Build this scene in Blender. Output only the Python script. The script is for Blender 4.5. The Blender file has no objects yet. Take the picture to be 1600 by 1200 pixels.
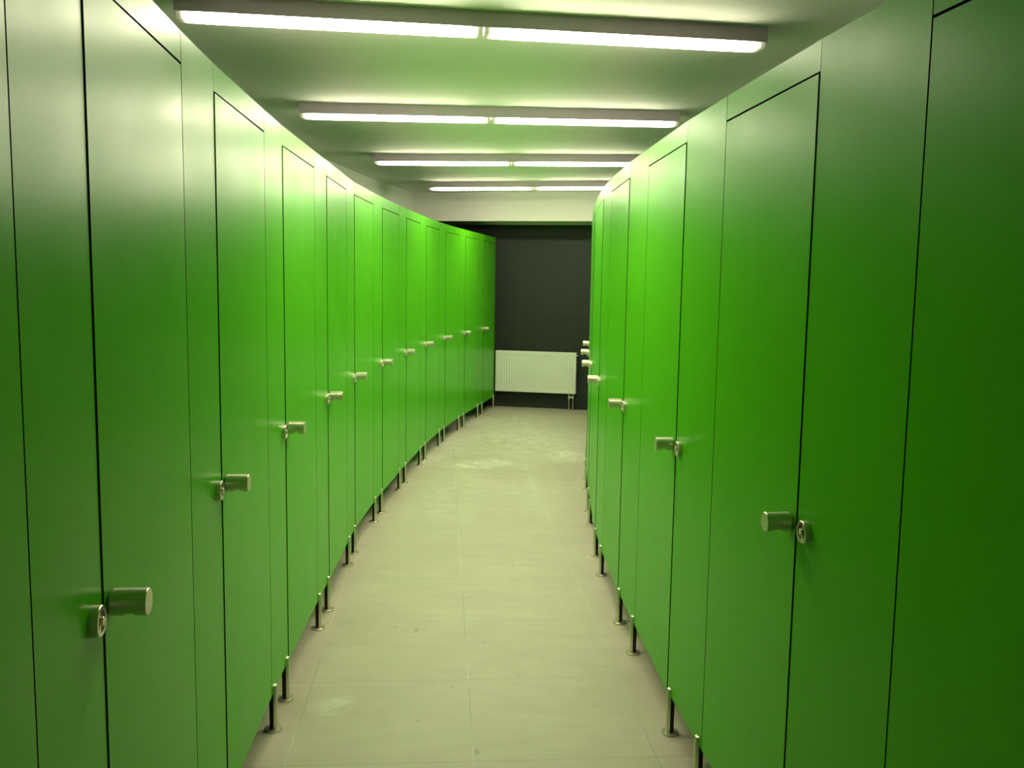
import bpy, bmesh, math
from mathutils import Vector, Matrix

S = bpy.context.scene
COL = S.collection
FZ = 0.031                       # the survey's floor lies this far below its zero

# ------------------------------------------------------------------ camera
cam_d = bpy.data.cameras.new('camera')
cam = bpy.data.objects.new('camera', cam_d)
COL.objects.link(cam)
cam_d.sensor_width = 36.0
cam_d.lens = 36.0 * 1430.7 / 1600.0
cam_d.clip_start = 0.05
cam.location = (0, 0, 1.5563 + FZ)
cam.rotation_euler = (Matrix.Rotation(math.pi / 2 - 0.11119, 3, 'X') @ Matrix.Rotation(0.015574, 3, 'Z')).to_euler()
S.camera = cam

# ------------------------------------------------------------------ world and exposure
W = bpy.data.worlds.new('world')
S.world = W
W.use_nodes = True
W.node_tree.nodes['Background'].inputs[0].default_value = (0.5, 0.6, 0.4, 1)
W.node_tree.nodes['Background'].inputs[1].default_value = 0.0
S.view_settings.view_transform = 'Standard'
S.view_settings.look = 'None'
S.view_settings.gamma = 1.0
S.view_settings.use_curve_mapping = False
S.view_settings.exposure = 0.0
LAMP_STRENGTH = 64.0
LAMP_COLOR = (1.0, 0.95, 0.66)

# ------------------------------------------------------------------ node helpers
def new_mat(name):
    m = bpy.data.materials.new(name)
    m.use_nodes = True
    return m, m.node_tree, m.node_tree.nodes['Principled BSDF']

def N(nt, typ, **kw):
    n = nt.nodes.new(typ)
    for k, v in kw.items():
        setattr(n, k, v)
    return n

def put(nt, sock, v):
    if isinstance(v, bpy.types.NodeSocket):
        nt.links.new(v, sock)
    else:
        sock.default_value = v

def M(nt, op, a, b=0.0, c=None, clamp=False):
    n = N(nt, 'ShaderNodeMath', operation=op)
    n.use_clamp = clamp
    put(nt, n.inputs[0], a)
    put(nt, n.inputs[1], b)
    if c is not None:
        put(nt, n.inputs[2], c)
    return n.outputs[0]

def noise(nt, vec, scale, detail=3.0, rough=0.5):
    n = N(nt, 'ShaderNodeTexNoise')
    nt.links.new(vec, n.inputs['Vector'])
    n.inputs['Scale'].default_value = scale
    n.inputs['Detail'].default_value = detail
    n.inputs['Roughness'].default_value = rough
    return n.outputs['Fac']

def ramp(nt, fac, lo, hi, a=0.0, b=1.0):
    n = N(nt, 'ShaderNodeMapRange')
    n.inputs[1].default_value = lo
    n.inputs[2].default_value = hi
    n.inputs[3].default_value = a
    n.inputs[4].default_value = b
    nt.links.new(fac, n.inputs[0])
    return n.outputs[0]

def mixc(nt, fac, a, b):
    n = N(nt, 'ShaderNodeMix', data_type='RGBA')
    put(nt, n.inputs[0], fac)
    put(nt, n.inputs[6], a)
    put(nt, n.inputs[7], b)
    return n.outputs[2]

def scaled(nt, vec, sx, sy, sz):
    n = N(nt, 'ShaderNodeVectorMath', operation='MULTIPLY')
    nt.links.new(vec, n.inputs[0])
    n.inputs[1].default_value = (sx, sy, sz)
    return n.outputs[0]

def gpos(nt):
    return N(nt, 'ShaderNodeNewGeometry').outputs['Position']

# ------------------------------------------------------------------ materials
def mat_green():
    m, nt, b = new_mat('green_laminate')
    p = gpos(nt)
    n1 = noise(nt, p, 5.0, 4.0)
    smear = noise(nt, scaled(nt, p, 9.0, 9.0, 1.6), 1.0, 4.0, 0.6)
    dust = ramp(nt, smear, 0.64, 0.78, 0.0, 0.10)
    base = mixc(nt, n1, (0.085, 0.44, 0.008, 1), (0.105, 0.49, 0.012, 1))
    c = mixc(nt, dust, base, (0.45, 0.60, 0.34, 1))
    nt.links.new(c, b.inputs['Base Color'])
    nt.links.new(ramp(nt, n1, 0.3, 0.7, 0.29, 0.35), b.inputs['Roughness'])
    b.inputs['IOR'].default_value = 1.18
    fine = noise(nt, p, 900.0, 2.0)
    bp = N(nt, 'ShaderNodeBump')
    bp.inputs['Strength'].default_value = 0.03
    bp.inputs['Distance'].default_value = 0.001
    nt.links.new(fine, bp.inputs['Height'])
    nt.links.new(bp.outputs[0], b.inputs['Normal'])
    return m

def mat_plain(name, col, rough, metal=0.0, amp=0.08, scale=20.0):
    m, nt, b = new_mat(name)
    n = noise(nt, gpos(nt), scale, 3.0)
    lo = tuple(x * (1 - amp) for x in col) + (1,)
    hi = tuple(min(1, x * (1 + amp)) for x in col) + (1,)
    nt.links.new(mixc(nt, n, lo, hi), b.inputs['Base Color'])
    b.inputs['Roughness'].default_value = rough
    b.inputs['Metallic'].default_value = metal
    return m

def mat_steel():
    m, nt, b = new_mat('brushed_steel')
    tc = N(nt, 'ShaderNodeTexCoord').outputs['Object']
    n = noise(nt, scaled(nt, tc, 60, 60, 25), 1.0, 1.0)
    nt.links.new(mixc(nt, n, (0.66, 0.60, 0.50, 1), (0.72, 0.66, 0.55, 1)), b.inputs['Base Color'])
    nt.links.new(ramp(nt, n, 0.2, 0.8, 0.31, 0.36), b.inputs['Roughness'])
    b.inputs['Metallic'].default_value = 0.82
    return m

def mat_wall(name, dark_to):
    """dark tiles up to a height, white paint above it"""
    m, nt, b = new_mat(name)
    p = gpos(nt)
    s = N(nt, 'ShaderNodeSeparateXYZ')
    nt.links.new(p, s.inputs[0])
    along = M(nt, 'ADD', M(nt, 'MULTIPLY', s.outputs[0], 0.978), M(nt, 'MULTIPLY', s.outputs[1], -0.209))
    along = M(nt, 'ADD', along, 20 * 0.32 - 0.084 + 2.421)
    fu = M(nt, 'FRACT', M(nt, 'DIVIDE', along, 0.32))
    fv = M(nt, 'FRACT', M(nt, 'DIVIDE', M(nt, 'ADD', s.outputs[2], 6.13 - 1.826 + 0.002), 0.613))
    gu = M(nt, 'LESS_THAN', M(nt, 'MULTIPLY', fu, 0.32), 0.004)
    gv = M(nt, 'LESS_THAN', M(nt, 'MULTIPLY', fv, 0.613), 0.004)
    g = M(nt, 'MAXIMUM', gu, gv)
    n = noise(nt, p, 6.0, 5.0, 0.65)
    tile = mixc(nt, n, (0.007, 0.0105, 0.008, 1), (0.013, 0.018, 0.014, 1))
    tile = mixc(nt, g, tile, (0.034, 0.038, 0.033, 1))
    up = M(nt, 'GREATER_THAN', s.outputs[2], dark_to)
    paint = mixc(nt, noise(nt, p, 3.0, 4.0), (0.70, 0.70, 0.66, 1), (0.74, 0.74, 0.70, 1))
    nt.links.new(mixc(nt, up, tile, paint), b.inputs['Base Color'])
    nt.links.new(ramp(nt, up, 0, 1, 0.60, 0.8), b.inputs['Roughness'])
    return m

def mat_floor():
    m, nt, b = new_mat('floor_tile')
    p = gpos(nt)
    s = N(nt, 'ShaderNodeSeparateXYZ')
    nt.links.new(p, s.inputs[0])
    x = M(nt, 'ADD', s.outputs[0], 0.108)
    y = M(nt, 'ADD', s.outputs[1], -2.886)
    ca, sa = math.cos(0.0774), math.sin(0.0774)
    u = M(nt, 'ADD', M(nt, 'MULTIPLY', x, ca), M(nt, 'MULTIPLY', y, sa))
    v = M(nt, 'ADD', M(nt, 'MULTIPLY', y, ca), M(nt, 'MULTIPLY', x, -sa))
    fu = M(nt, 'FRACT', M(nt, 'ADD', M(nt, 'DIVIDE', u, 0.617), 20.5))
    fv = M(nt, 'FRACT', M(nt, 'ADD', M(nt, 'DIVIDE', v, 0.631), 20.5))
    du = M(nt, 'MULTIPLY', M(nt, 'ABSOLUTE', M(nt, 'SUBTRACT', fu, 0.5)), 0.617)
    dv = M(nt, 'MULTIPLY', M(nt, 'ABSOLUTE', M(nt, 'SUBTRACT', fv, 0.5)), 0.631)
    gu = ramp(nt, du, 0.0016, 0.003, 1.0, 0.0)
    gv = ramp(nt, dv, 0.0016, 0.003, 1.0, 0.0)
    cu = M(nt, 'FLOOR', M(nt, 'ADD', M(nt, 'DIVIDE', u, 0.617), 20.5))
    cv = M(nt, 'FLOOR', M(nt, 'ADD', M(nt, 'DIVIDE', v, 0.631), 20.5))
    cb = N(nt, 'ShaderNodeCombineXYZ')
    nt.links.new(cu, cb.inputs[0]); nt.links.new(cv, cb.inputs[1])
    wn = N(nt, 'ShaderNodeTexWhiteNoise')
    nt.links.new(cb.outputs[0], wn.inputs['Vector'])
    # stone: broad clouds and streaks along the tile
    n1 = noise(nt, p, 2.2, 6.0, 0.62)
    n2 = noise(nt, scaled(nt, p, 3.0, 9.0, 1.0), 1.6, 5.0, 0.6)
    mixn = M(nt, 'ADD', M(nt, 'MULTIPLY', n1, 0.6), M(nt, 'MULTIPLY', n2, 0.4))
    mixn = M(nt, 'ADD', mixn, ramp(nt, wn.outputs['Value'], 0, 1, -0.05, 0.05))
    base = mixc(nt, ramp(nt, mixn, 0.34, 0.68), (0.445, 0.395, 0.305, 1), (0.56, 0.51, 0.41, 1))
    # grout: dark across, chalky along
    base = mixc(nt, M(nt, 'MULTIPLY', gv, 0.38), base, (0.22, 0.21, 0.18, 1))
    chalk = noise(nt, p, 1.3, 2.0)
    gl = mixc(nt, ramp(nt, chalk, 0.42, 0.56), (0.30, 0.29, 0.25, 1), (0.66, 0.65, 0.58, 1))
    base = mixc(nt, M(nt, 'MULTIPLY', gu, 0.5), base, gl)
    # plaster dust trodden about, each patch with its own place
    dn = noise(nt, p, 9.0, 6.0, 0.7)
    tot = None
    def blob(px, py, rx, ry):
        ax = M(nt, 'DIVIDE', M(nt, 'ADD', s.outputs[0], -px), rx)
        ay = M(nt, 'DIVIDE', M(nt, 'ADD', s.outputs[1], -py), ry)
        d = M(nt, 'SQRT', M(nt, 'ADD', M(nt, 'MULTIPLY', ax, ax), M(nt, 'MULTIPLY', ay, ay)))
        return ramp(nt, d, 0.30, 1.0, 1.0, 0.0)
    for (px, py, rx, ry, k) in [(-0.65, 3.28, 0.10, 0.13, 0.8), (-0.85, 8.1, 0.36, 0.40, 0.9), (-0.35, 7.85, 0.34, 0.26, 1.0),
                                (0.50, 8.4, 0.30, 0.50, 1.0), (-0.15, 7.95, 0.22, 0.24, 0.9), (-0.50, 8.8, 0.35, 0.7, 0.5),
                                (0.15, 9.2, 0.9, 1.3, 0.7), (-0.1, 10.4, 0.8, 0.8, 0.7), (-0.45, 6.6, 0.5, 1.1, 0.35), (0.1, 6.9, 0.4, 1.0, 0.3)]:
        q = M(nt, 'MULTIPLY', blob(px, py, rx, ry), k)
        tot = q if tot is None else M(nt, 'MAXIMUM', tot, q)
    dust = M(nt, 'MULTIPLY', tot, ramp(nt, dn, 0.36, 0.66), clamp=True)
    base = mixc(nt, M(nt, 'MULTIPLY', dust, 0.85), base, (0.80, 0.78, 0.68, 1))
    # small dark scuffs
    sc = None
    for (px, py, rx, ry) in [(-0.32, 3.16, 0.012, 0.010), (-0.42, 4.03, 0.016, 0.030), (-0.22, 3.45, 0.014, 0.014), (-0.11, 3.90, 0.010, 0.014),
                             (0.05, 3.56, 0.008, 0.012), (-0.88, 5.36, 0.045, 0.010), (-0.19, 4.48, 0.010, 0.015), (-0.10, 2.95, 0.010, 0.03),
                             (0.33, 3.30, 0.012, 0.008), (-0.52, 4.06, 0.010, 0.012), (0.02, 5.0, 0.010, 0.02)]:
        q = blob(px, py, rx, ry)
        sc = q if sc is None else M(nt, 'MAXIMUM', sc, q)
    sc = M(nt, 'MULTIPLY', sc, ramp(nt, noise(nt, p, 120.0, 3.0), 0.40, 0.55), clamp=True)
    base = mixc(nt, M(nt, 'MULTIPLY', sc, 0.6), base, (0.12, 0.11, 0.09, 1))
    nt.links.new(base, b.inputs['Base Color'])
    nt.links.new(ramp(nt, M(nt, 'ADD', mixn, M(nt, 'MULTIPLY', dust, 0.5)), 0.3, 0.9, 0.42, 0.75), b.inputs['Roughness'])
    bp = N(nt, 'ShaderNodeBump')
    bp.inputs['Strength'].default_value = 0.25
    bp.inputs['Distance'].default_value = 0.002
    nt.links.new(M(nt, 'SUBTRACT', M(nt, 'MULTIPLY', n2, 0.25), M(nt, 'MAXIMUM', gu, gv)), bp.inputs['Height'])
    nt.links.new(bp.outputs[0], b.inputs['Normal'])
    return m

def mat_diffuser():
    """two-tube luminaire: full brightness along each tube, weaker past its ends"""
    m, nt, b = new_mat('lamp_diffuser')
    tc = N(nt, 'ShaderNodeTexCoord').outputs['Generated']
    s = N(nt, 'ShaderNodeSeparateXYZ')
    nt.links.new(tc, s.inputs[0])
    e = M(nt, 'MINIMUM', s.outputs[0], M(nt, 'SUBTRACT', 1.0, s.outputs[0]))
    k = M(nt, 'MAXIMUM', M(nt, 'POWER', ramp(nt, e, 0.0, 0.11, 0.0, 1.0), 2.2), 0.004)
    b.inputs['Base Color'].default_value = (0.8, 0.8, 0.75, 1)
    b.inputs['Roughness'].default_value = 0.5
    b.inputs['Emission Color'].default_value = LAMP_COLOR + (1,)
    nt.links.new(M(nt, 'MULTIPLY', k, LAMP_STRENGTH), b.inputs['Emission Strength'])
    return m

GREEN = mat_green()
CORE = mat_plain('black_laminate_core', (0.02, 0.024, 0.016), 0.55)
STEEL = mat_steel()
DARKSTEEL = mat_plain('dark_recess', (0.03, 0.03, 0.025), 0.5, 0.6)
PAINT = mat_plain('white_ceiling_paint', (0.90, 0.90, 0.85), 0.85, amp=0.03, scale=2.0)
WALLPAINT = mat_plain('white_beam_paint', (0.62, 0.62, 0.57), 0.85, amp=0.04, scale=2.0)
HOUSING = mat_plain('grey_lamp_housing', (0.56, 0.46, 0.56), 0.45, 0.1, amp=0.05)
ENAMEL = mat_plain('white_radiator_enamel', (0.78, 0.79, 0.72), 0.30, amp=0.02, scale=3.0)
CHROME = mat_plain('chrome_pipe', (0.66, 0.66, 0.62), 0.22, 1.0)
FLOOR = mat_floor()
TILE = mat_wall('dark_tile_wall', 2.30)
DIFF = mat_diffuser()

# ------------------------------------------------------------------ mesh helpers
def link(name, bm, mats, parent=None):
    me = bpy.data.meshes.new(name)
    bmesh.ops.recalc_face_normals(bm, faces=bm.faces[:])
    bm.to_mesh(me)
    bm.free()
    for m in (mats if isinstance(mats, (list, tuple)) else [mats]):
        me.materials.append(m)
    o = bpy.data.objects.new(name, me)
    COL.objects.link(o)
    if parent is not None:
        o.parent = parent
    return o

def empty(name, loc, label, cat, group=None):
    o = bpy.data.objects.new(name, None)
    COL.objects.link(o)
    o.location = loc
    o.empty_display_size = 0.1
    o['label'] = label
    o['category'] = cat
    if group:
        o['group'] = group
    return o

def structure(name, bm, mats):
    o = link(name, bm, mats)
    o['kind'] = 'structure'
    return o

class Frame:
    """local frame on a facet: a along the wall, n out to the corridor, z up, written relative to an origin"""
    def __init__(self, A, B, side, org):
        self.A = Vector((A[0], A[1], 0)) - Vector((org[0], org[1], 0))
        t = Vector((B[0] - A[0], B[1] - A[1], 0))
        self.len = t.length
        self.t = t.normalized()
        self.n = Vector((self.t.y, -self.t.x, 0)) * (1 if side == 'L' else -1)
    def p(self, a, n, z):
        return self.A + self.t * a + self.n * n + Vector((0, 0, z))

def box(bm, F, a0, a1, n0, n1, z0, z1, face_mat=0, edge_mat=None, chamfer=0.0, out=0.0):
    v = [bm.verts.new(F.p(a, n + (out if a == a0 else 0.0), z)) for a in (a0, a1) for n in (n0, n1) for z in (z0, z1)]
    fs = []
    for idx, is_edge in (((0, 1, 5, 4), False), ((2, 3, 7, 6), False), ((0, 1, 3, 2), True), ((4, 5, 7, 6), True), ((0, 2, 6, 4), True), ((1, 3, 7, 5), True)):
        f = bm.faces.new([v[i] for i in idx])
        f.material_index = edge_mat if (is_edge and edge_mat is not None) else face_mat
        fs.append(f)
    if chamfer > 0:
        es = list({e for f in fs for e in f.edges})
        r = bmesh.ops.bevel(bm, geom=es, offset=chamfer, segments=2, affect='EDGES', profile=0.5)
    return fs

def rings(bm, rows, cap0=True, cap1=True, mat=0, smooth=True):
    """rows: lists of equally many points; skins them"""
    vs = [[bm.verts.new(p) for p in row] for row in rows]
    k = len(vs[0])
    for i in range(len(vs) - 1):
        for j in range(k):
            f = bm.faces.new((vs[i][j], vs[i][(j + 1) % k], vs[i + 1][(j + 1) % k], vs[i + 1][j]))
            f.smooth = smooth
            f.material_index = mat
    if cap0:
        bm.faces.new(vs[0][::-1]).material_index = mat
    if cap1:
        bm.faces.new(vs[-1]).material_index = mat
    return vs

def circle(c, u, v, r, k=24):
    return [c + u * (r * math.cos(2 * math.pi * j / k)) + v * (r * math.sin(2 * math.pi * j / k)) for j in range(k)]

def lathe(bm, c, ax, prof, k=24, mat=0, sharp=True):
    """prof: (distance along ax, radius); doubled rows keep corners crisp"""
    ax = ax.normalized()
    u = ax.orthogonal().normalized()
    v = ax.cross(u)
    rows = [circle(c + ax * s, u, v, max(r, 1e-4), k) for s, r in prof]
    vs = rings(bm, rows, mat=mat)
    for i, row in enumerate(vs):
        if sharp and 0 < i < len(vs) - 1:
            for j in range(k):
                e = bm.edges.get((row[j], row[(j + 1) % k]))
                a = prof[i][0] - prof[i - 1][0], prof[i][1] - prof[i - 1][1]
                b = prof[i + 1][0] - prof[i][0], prof[i + 1][1] - prof[i][1]
                d = (a[0] * b[0] + a[1] * b[1]) / (math.hypot(*a) * math.hypot(*b) + 1e-12)
                if e and d < 0.8:
                    e.smooth = False
    for f in bm.faces:
        pass
    for row in (vs[0], vs[-1]):
        for j in range(k):
            e = bm.edges.get((row[j], row[(j + 1) % k]))
            if e:
                e.smooth = False

# ------------------------------------------------------------------ survey of the two curved rows (seams, in order away from the camera)
L = [(-0.638, 1.1824), (-0.681, 1.4827), (-0.7493, 2.1072), (-0.7763, 2.4127), (-0.8193, 3.0481), (-0.8381, 3.3557), (-0.8612, 3.9926),
     (-0.8715, 4.3022), (-0.8954, 4.9316), (-0.905, 5.2306), (-0.8925, 5.8646), (-0.8804, 6.1709), (-0.8471, 6.8041), (-0.8284, 7.1104),
     (-0.7878, 7.742), (-0.7633, 8.0466), (-0.7002, 8.6767), (-0.6637, 8.9799), (-0.5712, 9.607), (-0.52, 9.9098), (-0.4069, 10.5338),
     (-0.3528, 10.835), (-0.2412, 11.4579)]
R = [(0.7269, 1.6663), (0.6729, 2.0947), (0.6109, 2.7253), (0.5739, 3.1378), (0.5389, 3.7703), (0.5172, 4.1958), (0.5018, 4.8293),
     (0.5033, 5.2538), (0.5268, 5.8862)]

def extend(P, lengths, turn, front):
    P = list(P)
    if front:
        h = math.atan2(P[1][0] - P[0][0], P[1][1] - P[0][1])
        for l in lengths:
            h -= turn
            P.insert(0, (P[0][0] - l * math.sin(h), P[0][1] - l * math.cos(h)))
    else:
        h = math.atan2(P[-1][0] - P[-2][0], P[-1][1] - P[-2][1])
        for l in lengths:
            h += turn
            P.append((P[-1][0] + l * math.sin(h), P[-1][1] + l * math.cos(h)))
    return P

L = extend(L, [0.6335, 0.306], 0.0152, True)              # the cut-off unit beside the camera: pilaster, door
R = extend(R, [0.633, 0.424], 0.0232, True)
R = extend(R, [0.4245, 0.6335] * 2, 0.0118, False)
R = extend(R, [0.4245, 0.6335], 0.0150, False)
R = extend(R, [0.4245, 0.6335] * 2, 0.0450, False)
# L: [hinge, gap, hinge, gap ...] = pilaster (0-1), door (1-2), pilaster (2-3) ...; the same for R

H, ZD, ZB, ZL = 2.10 + FZ, 2.0284 + FZ, 0.139, 0.168
KZ = 1.0 + FZ
TH = 0.013
G = 0.0025                                                # half a seam

# ------------------------------------------------------------------ room shell
def offset_poly(P, d, side):
    out = []
    for i in range(len(P)):
        a = Vector(P[max(i - 1, 0)]); b = Vector(P[min(i + 1, len(P) - 1)])
        t = (b - a).normalized()
        n = Vector((-t.y, t.x)) if side == 'L' else Vector((t.y, -t.x))
        out.append(Vector(P[i]) + n * d)
    return out

def back_y(x):
    return 11.543 - 0.214 * (x - 0.286)

CEIL = 2.596 + FZ
Y0 = -1.6
def strip(bm, pts, thick_side, z0, z1, th=0.10):
    """a wall along a polyline, thick to one side"""
    nv = []
    for i in range(len(pts)):
        a = pts[max(i - 1, 0)]; b = pts[min(i + 1, len(pts) - 1)]
        t = (b - a).normalized()
        n = Vector((-t.y, t.x)) * thick_side
        q = pts[i] + n * th
        nv.append([bm.verts.new((pts[i].x, pts[i].y, z0)), bm.verts.new((pts[i].x, pts[i].y, z1)), bm.verts.new((q.x, q.y, z1)), bm.verts.new((q.x, q.y, z0))])
    for i in range(len(nv) - 1):
        for j in range(4):
            bm.faces.new((nv[i][j], nv[i][(j + 1) % 4], nv[i + 1][(j + 1) % 4], nv[i + 1][j]))
    bm.faces.new(nv[0]); bm.faces.new(nv[-1][::-1])

def flat(bm, pts, z0, z1):
    a = [bm.verts.new((x, y, z0)) for x, y in pts]
    b = [bm.verts.new((x, y, z1)) for x, y in pts]
    bm.faces.new(a[::-1]); bm.faces.new(b)
    k = len(pts)
    for i in range(k):
        bm.faces.new((a[i], a[(i + 1) % k], b[(i + 1) % k], b[i]))

slab = [(-2.6, Y0 - 0.1), (3.0, Y0 - 0.1), (3.0, back_y(3.0) + 0.1), (-2.6, back_y(-2.6) + 0.1)]
bm = bmesh.new(); flat(bm, slab, -0.12, 0.0); structure('floor', bm, FLOOR)
bm = bmesh.new(); flat(bm, slab, CEIL, CEIL + 0.12); structure('ceiling', bm, PAINT)

wl = offset_poly(L, 0.90, 'L')
wl = [Vector((wl[0].x + 0.12, Y0))] + wl
d = (wl[-1] - wl[-2]).normalized()
while wl[-1].y < back_y(wl[-1].x):
    wl[-1] = wl[-1] + d * 0.01
bm = bmesh.new(); strip(bm, wl, 1, 0, CEIL); structure('wall_left', bm, TILE)
wr = offset_poly(R, 0.95, 'R')
wr = [Vector((wr[0].x + 0.15, Y0))] + wr
d = (wr[-1] - wr[-2]).normalized()
while wr[-1].y < back_y(wr[-1].x):
    wr[-1] = wr[-1] + d * 0.01
bm = bmesh.new(); strip(bm, wr, -1, 0, CEIL); structure('wall_right', bm, TILE)
bm = bmesh.new(); strip(bm, [Vector((wl[-1].x - 0.1, back_y(wl[-1].x - 0.1))), Vector((wr[-1].x + 0.1, back_y(wr[-1].x + 0.1)))], 1, 0, CEIL)
structure('wall_back', bm, TILE)
bm = bmesh.new(); strip(bm, [Vector((wl[0].x - 0.1, Y0)), Vector((wr[0].x + 0.1, Y0))], -1, 0, CEIL)
structure('wall_front', bm, PAINT)
# painted beam that drops from the ceiling in front of the tiled end wall
BZ = 2.262 + FZ
def beam_y(x):
    return 10.77 - 0.225 * (x - 0.35)
xl, xr = -1.30, 1.78
bm = bmesh.new()
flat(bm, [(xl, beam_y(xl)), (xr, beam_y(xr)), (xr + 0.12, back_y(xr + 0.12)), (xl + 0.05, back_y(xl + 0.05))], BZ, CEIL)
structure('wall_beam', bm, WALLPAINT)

# ------------------------------------------------------------------ toilet cubicles
def door_knob(F, a, z, parent):
    bm = bmesh.new()
    lathe(bm, F.p(a, 0.004, z), F.n, [(0, 0.019), (0.0025, 0.019)], 20)
    r, k = 0.0235, 36
    rows = []
    for s, rr in ((0.0025, r - 0.0015), (0.004, r), (0.018, r), (0.022, r), (0.026, r), (0.030, r), (0.034, r), (0.038, r), (0.042, r), (0.046, r), (0.050, r), (0.0605, r), (0.062, r - 0.0015)):
        d = max(0.0, 1 - ((s - 0.034) / 0.0135) ** 2) * 0.0085
        row = []
        for j in range(k):
            an = 2 * math.pi * j / k
            y, zz = rr * math.cos(an), rr * math.sin(an)
            row.append(F.p(a, 0.004 + s, z + max(zz, -(rr - d))) + F.t * y)
        rows.append(row)
    vs = rings(bm, rows)
    for i in (0, 1, len(vs) - 2, len(vs) - 1):
        for j in range(k):
            e = bm.edges.get((vs[i][j], vs[i][(j + 1) % k]))
            if e:
                e.smooth = False
    return link('door_knob', bm, STEEL, parent)

def lock_indicator(F, a, z, parent):
    bm = bmesh.new()
    lathe(bm, F.p(a, 0.0, z), F.n, [(0, 0.026), (0.0125, 0.026), (0.014, 0.0245), (0.014, 0.0185), (0.007, 0.0175), (0.007, 0.001)], 28)
    lathe(bm, F.p(a, 0.007, z), F.n, [(0, 0.0075), (0.009, 0.0075), (0.010, 0.0065)], 16)
    for f in bm.faces:
        c = f.calc_center_median() - F.p(a, 0, z)
        q = c - F.n * c.dot(F.n)
        if abs(c.dot(F.n) - 0.007) < 0.002 and 0.006 < q.length < 0.019:
            f.material_index = 1
    # turn slot: a small bar across the spindle
    q = F.p(a, 0, z)
    for s in (-1, 1):
        v = []
        for aa, nn, zz in ((0.004, 0.007, 0), (0.004, 0.011, 0), (0.004, 0.011, 1), (0.004, 0.007, 1)):
            v.append((aa, nn, 0.006 * s if zz == 0 else 0.0185 * s))
        A = [bm.verts.new(q + F.t * x + F.n * n + Vector((0, 0, zz))) for x, n, zz in v]
        B = [bm.verts.new(q - F.t * x + F.n * n + Vector((0, 0, zz))) for x, n, zz in v]
        bm.faces.new(A); bm.faces.new(B[::-1])
        for i in range(4):
            bm.faces.new((A[i], A[(i + 1) % 4], B[(i + 1) % 4], B[i]))
    return link('lock_indicator', bm, [STEEL, DARKSTEEL], parent)

def leg(F, a, parent):
    """round steel foot: the front half of the post laps up over the panel, a flange stands on the floor"""
    r, k = 0.0155, 20
    bm = bmesh.new()
    c = F.p(a, -0.0035, 0)
    u, v = F.t, F.n
    z = Vector((0, 0, 1))
    # front half: a D-shaped bar from the flange up over the panel face
    def dee(zz, rr):
        row = []
        lim = 0.0042
        for j in range(13):
            an = math.asin(min(1, lim / rr)) + (math.pi - 2 * math.asin(min(1, lim / rr))) * j / 12
            row.append(c + u * (rr * math.cos(an)) + v * (rr * math.sin(an)) + z * zz)
        return row
    vs = rings(bm, [dee(0.009, r), dee(ZL - 0.004, r), dee(ZL - 0.001, r - 0.003), dee(ZL, r - 0.007)])
    for i in range(len(vs) - 1):
        e = bm.edges.get((vs[i][0], vs[i + 1][0])); e.smooth = False
        e = bm.edges.get((vs[i][-1], vs[i + 1][-1])); e.smooth = False
    o = link('leg', bm, STEEL, parent)
    # dark core under the panel's edge, set in from the bar
    bm = bmesh.new()
    w = 0.0125
    row = [(-w, 0.0041), (-w, -0.004), (-w * 0.6, -0.0118), (w * 0.6, -0.0118), (w, -0.004), (w, 0.0041)]
    rings(bm, [[c + u * a + v * n + z * zz for a, n in row] for zz in (0.009, ZB - 0.001)], smooth=False)
    q = link('leg_core', bm, DARKSTEEL, o)
    q['label'] = 'dark inner core of the leg under the panel edge'
    bm = bmesh.new()
    lathe(bm, c, z, [(0, 0.031), (0.007, 0.031), (0.009, 0.029), (0.009, 0.0158)], 28)
    link('floor_flange', bm, STEEL, o)
    return o

def panel(name, F, a0, a1, n0, n1, z0, z1, parent, out=0.0):
    bm = bmesh.new()
    box(bm, F, a0, a1, n0, n1, z0, z1, 0, 1, out=out)
    return link(name, bm, [GREEN, CORE], parent)

def cubicle(side, pts, i, label, legs=2):
    """pts[2i..2i+2]: pilaster then door"""
    h0, g, h1 = pts[2 * i], pts[2 * i + 1], pts[2 * i + 2]
    org = ((h0[0] + g[0]) / 2, (h0[1] + g[1]) / 2)
    root = empty('toilet_cubicle', (org[0], org[1], 0), label, 'toilet cubicle', 'toilet cubicles of the left row' if side == 'L' else 'toilet cubicles of the right row')
    P = Frame(h0, g, side, org)
    D = Frame(g, h1, side, org)
    pil = panel('pilaster_panel', P, G, P.len - G * 0.4, -TH, 0, ZB, H, root)
    lock_indicator(P, P.len - 0.050, KZ - 0.002, pil)
    door = panel('door', D, G * 1.6, D.len - G, -TH, 0.0, ZB, ZD - 0.003, root, out=0.0022)
    door_knob(D, 0.035, KZ, door)
    panel('header_panel', D, G * 0.4, D.len - G * 0.4, -TH, 0, ZD + 0.003, H, root)
    for a in (0.036, P.len - 0.036):
        leg(P, a, root)
    m = P.len / 2
    bm = bmesh.new()
    box(bm, P, m - 0.0065, m + 0.0065, -0.86, -TH - 0.001, ZB, H, 0, 1)
    link('side_partition', bm, [GREEN, CORE], root)
    return root, P, D, org

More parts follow.
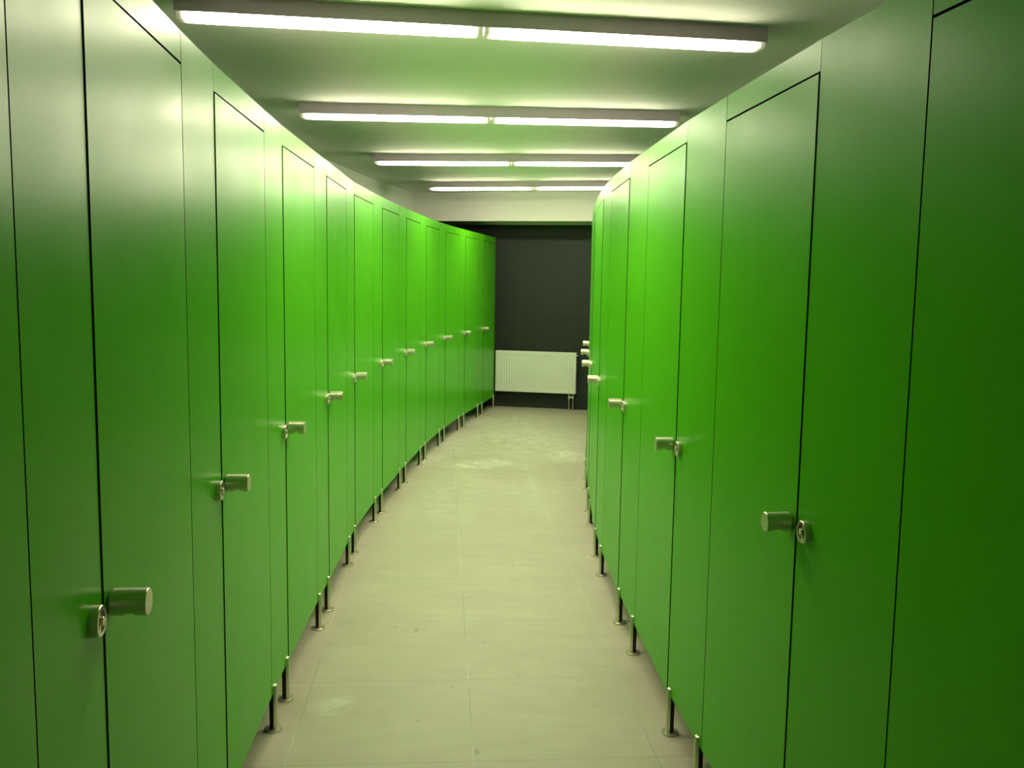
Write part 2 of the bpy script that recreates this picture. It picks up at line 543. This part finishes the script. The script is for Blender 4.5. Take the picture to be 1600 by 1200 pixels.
ORD = ['first', 'second', 'third', 'fourth', 'fifth', 'sixth', 'seventh', 'eighth', 'ninth', 'tenth', 'eleventh']
nL = (len(L) - 1) // 2
for i in range(nL):
    if i == 0:
        lab = 'green toilet cubicle cut off by the left edge of the picture'
    elif i == 1:
        lab = 'nearest whole green toilet cubicle on the left, its steel knob closest to the camera'
    elif i == nL - 1:
        lab = 'last green toilet cubicle of the left row, in dim light beside the white radiator'
    else:
        lab = 'green toilet cubicle of the left row with the %s knob counted from the camera' % ORD[i - 1]
    root, P, D, org = cubicle('L', L, i, lab)
    if i == nL - 1:
        e = L[-1]
        F = Frame(e, (e[0] + 0.0105, e[1] + 0.040), 'L', org)
        panel('end_panel', F, G, F.len, -TH, 0, ZB, H, root)
        leg(F, 0.022, root)

nR = (len(R) - 1) // 2
for i in range(nR):
    if i == 0:
        lab = 'dark green toilet cubicle cut off by the right edge of the picture'
    elif i == 1:
        lab = 'nearest whole green toilet cubicle on the right, with the largest knob of that row'
    elif i == 2:
        lab = 'second whole green toilet cubicle on the right, a lamp end meeting its top edge'
    elif i == 3:
        lab = 'third whole green toilet cubicle on the right, the third ceiling lamp vanishing behind its top'
    elif i == 4:
        lab = 'narrow looking fourth green toilet cubicle on the right, last one showing its door face'
    elif i in (5, 6, 7):
        lab = 'cubicle round the bend on the right, its knob the %s of three on dark tiles' % {5: 'lowest', 6: 'middle', 7: 'topmost'}[i]
    else:
        lab = 'green cubicle hidden round the right bend, %s' % ('last but one before the end wall' if i == nR - 2 else 'nearest to the end wall')
    cubicle('R', R, i, lab)

# ------------------------------------------------------------------ ceiling lamps
LEN = 2.30
lamps = [((-1.271, 3.513), (1.010, 3.831)), ((-1.293, 5.592), (0.990, 5.677)), ((-1.178, 7.767), (1.112, 7.58)), ((-0.919, 9.884), (1.30, 9.43))]
lamp_labels = ['nearest and longest looking ceiling lamp, at the very top of the picture',
               'second ceiling lamp from the camera, both of its ends in view',
               'third ceiling lamp from the camera, its right end hidden by the green panels',
               'farthest ceiling lamp, just before the painted beam of the end wall']
for (a, b), lab in zip(lamps, lamp_labels):
    org = ((a[0] + b[0]) / 2, (a[1] + b[1]) / 2)
    F = Frame(a, b, 'L', org)                              # n points towards the camera
    root = empty('ceiling_lamp', (org[0], org[1], CEIL), lab, 'ceiling lamp', 'grey linear ceiling lamps across the aisle')
    ln = F.len
    hz, wd, t = 0.062, 0.105, 0.003
    # n axis: near face at n=0, depth goes to -wd ; local z from 0 down to -hz
    bm = bmesh.new()
    box(bm, F, 0, ln, -t, 0, -hz, -0.0005)
    box(bm, F, 0, ln, -wd, -wd + t, -hz, -0.0005)
    box(bm, F, t, ln - t, -wd + t, -t, -0.012, -0.0005)
    link('housing', bm, HOUSING, root)
    for s in (0, ln - 0.004):
        bm = bmesh.new()
        box(bm, F, s if s == 0 else s, 0.004 if s == 0 else ln, -wd - 0.001, 0.001, -hz - 0.004, -0.0004)
        link('end_cap', bm, HOUSING, root)
    for k in (0, 1):
        a0 = 0.006 + k * (ln / 2)
        a1 = ln / 2 - 0.004 if k == 0 else ln - 0.006
        bm = bmesh.new()
        # built along local x and turned into place, so that the tube's length is its own x axis
        X = [0, a1 - a0]
        hw = wd / 2 - t - 0.0005
        prof = [(-hw, 0.006), (-hw, -0.009), (-hw + 0.013, -0.021), (hw - 0.013, -0.021), (hw, -0.009), (hw, 0.006)]
        rings(bm, [[Vector((x, y, z)) for y, z in prof] for x in X], smooth=False)
        o = link('diffuser', bm, DIFF, root)
        c = F.p(a0, -wd / 2, -hz)
        o.location = c
        o.rotation_euler = (0, 0, math.atan2(F.t.y, F.t.x))

# ------------------------------------------------------------------ radiator on the end wall
def rad_pt(x, off):
    nx, ny = 0.214 / math.hypot(1, 0.214), 1 / math.hypot(1, 0.214)
    return (x - nx * off, back_y(x) - ny * off)
ra, rb = (-0.190, back_y(-0.190)), (0.815, back_y(0.815))
org = ((ra[0] + rb[0]) / 2, (ra[1] + rb[1]) / 2)
root = empty('radiator', (org[0], org[1], 0), 'white panel radiator under the dark tiles at the far end of the aisle', 'radiator')
F = Frame(ra, rb, 'L', org)
rl = F.len
z0, z1, nf, nb = 0.208, 0.722, 0.115, 0.030
def flutes(n_face, sgn):
    bm = bmesh.new()
    cols = []
    npitch = 30
    edge = 0.022
    step = (rl - 2 * edge) / npitch
    pos = [(0.0, -0.004), (0.004, 0.0), (edge, 0.0)]
    for k in range(npitch):
        a = edge + k * step
        pos += [(a + step * 0.30, 0.0), (a + step * 0.42, -0.006), (a + step * 0.72, -0.006), (a + step * 0.84, 0.0)]
    pos += [(rl - edge, 0.0), (rl - 0.004, 0.0), (rl, -0.004)]
    zs = [(z0 + 0.0, 0, 1), (z0 + 0.004, 0, 0), (z0 + 0.030, 0, 0), (z0 + 0.042, 1, 0), (z1 - 0.052, 1, 0), (z1 - 0.040, 0, 0), (z1 - 0.004, 0, 0), (z1, 0, 1)]
    rows = []
    for zz, fl, ed in zs:
        front = []
        for a, dn in pos:
            n = n_face + (dn if (fl or a in (0.0, rl)) else 0.0) * sgn - 0.004 * ed * sgn
            front.append(F.p(a, n, zz))
        back = [F.p(rl, n_face - 0.014 * sgn, zz), F.p(0, n_face - 0.014 * sgn, zz)]
        rows.append(front + back)
    rings(bm, rows, smooth=False)
    return bm
link('front_panel', flutes(nf, 1), ENAMEL, root)
link('back_panel', flutes(nb, -1), ENAMEL, root)
bm = bmesh.new()
for k in range(50):                                        # convector grille on top
    a = 0.012 + k * (rl - 0.03) / 50
    box(bm, F, a, a + 0.010, nb + 0.018, nf - 0.018, z1 - 0.012, z1 - 0.002)
box(bm, F, 0.003, rl - 0.003, nf - 0.018, nf - 0.0145, z1 - 0.014, z1 - 0.001)
box(bm, F, 0.003, rl - 0.003, nb + 0.0145, nb + 0.018, z1 - 0.014, z1 - 0.001)
link('top_grille', bm, ENAMEL, root)
for s in (0.001, rl - 0.0025):
    bm = bmesh.new()
    box(bm, F, s, s + 0.0015, nb + 0.0145, nf - 0.0145, z0 + 0.02, z1 - 0.001)
    link('side_cover', bm, ENAMEL, root)
for s in (0.16, rl - 0.20):
    bm = bmesh.new()
    box(bm, F, s, s + 0.04, 0.0015, nb - 0.015, z0 + 0.06, z1 - 0.08)
    link('wall_bracket', bm, ENAMEL, root)
bm = bmesh.new()
lathe(bm, F.p(rl - 0.001, nf - 0.040, z1 - 0.035), F.t, [(0, 0.011), (0.010, 0.011), (0.010, 0.007), (0.017, 0.007)], 16)
link('bleed_plug', bm, CHROME, root)
bm = bmesh.new()
lathe(bm, F.p(rl - 0.001, nf - 0.040, z0 + 0.035), F.t, [(0, 0.011), (0.008, 0.011), (0.008, 0.006), (0.011, 0.006)], 16)
link('blanking_plug', bm, CHROME, root)
NP = nf - 0.045
p1, p2 = rl - 0.085, rl - 0.035
bm = bmesh.new()
box(bm, F, p1 - 0.014, p2 + 0.014, NP - 0.016, NP + 0.016, 0.150, 0.178, chamfer=0.003)
for a in (p1, p2):
    lathe(bm, F.p(a, NP, 0.1781), Vector((0, 0, 1)), [(0, 0.012), (0.030, 0.012)], 16)
    lathe(bm, F.p(a, NP, 0.1499), Vector((0, 0, -1)), [(0, 0.013), (0.022, 0.013), (0.024, 0.011)], 6)
link('valve_block', bm, CHROME, root)
for a in (p1, p2):
    bm = bmesh.new()
    lathe(bm, F.p(a, NP, 0.0), Vector((0, 0, 1)), [(0, 0.019), (0.005, 0.018), (0.006, 0.0082), (0.1265, 0.0082)], 18)
    link('pipe', bm, CHROME, root)
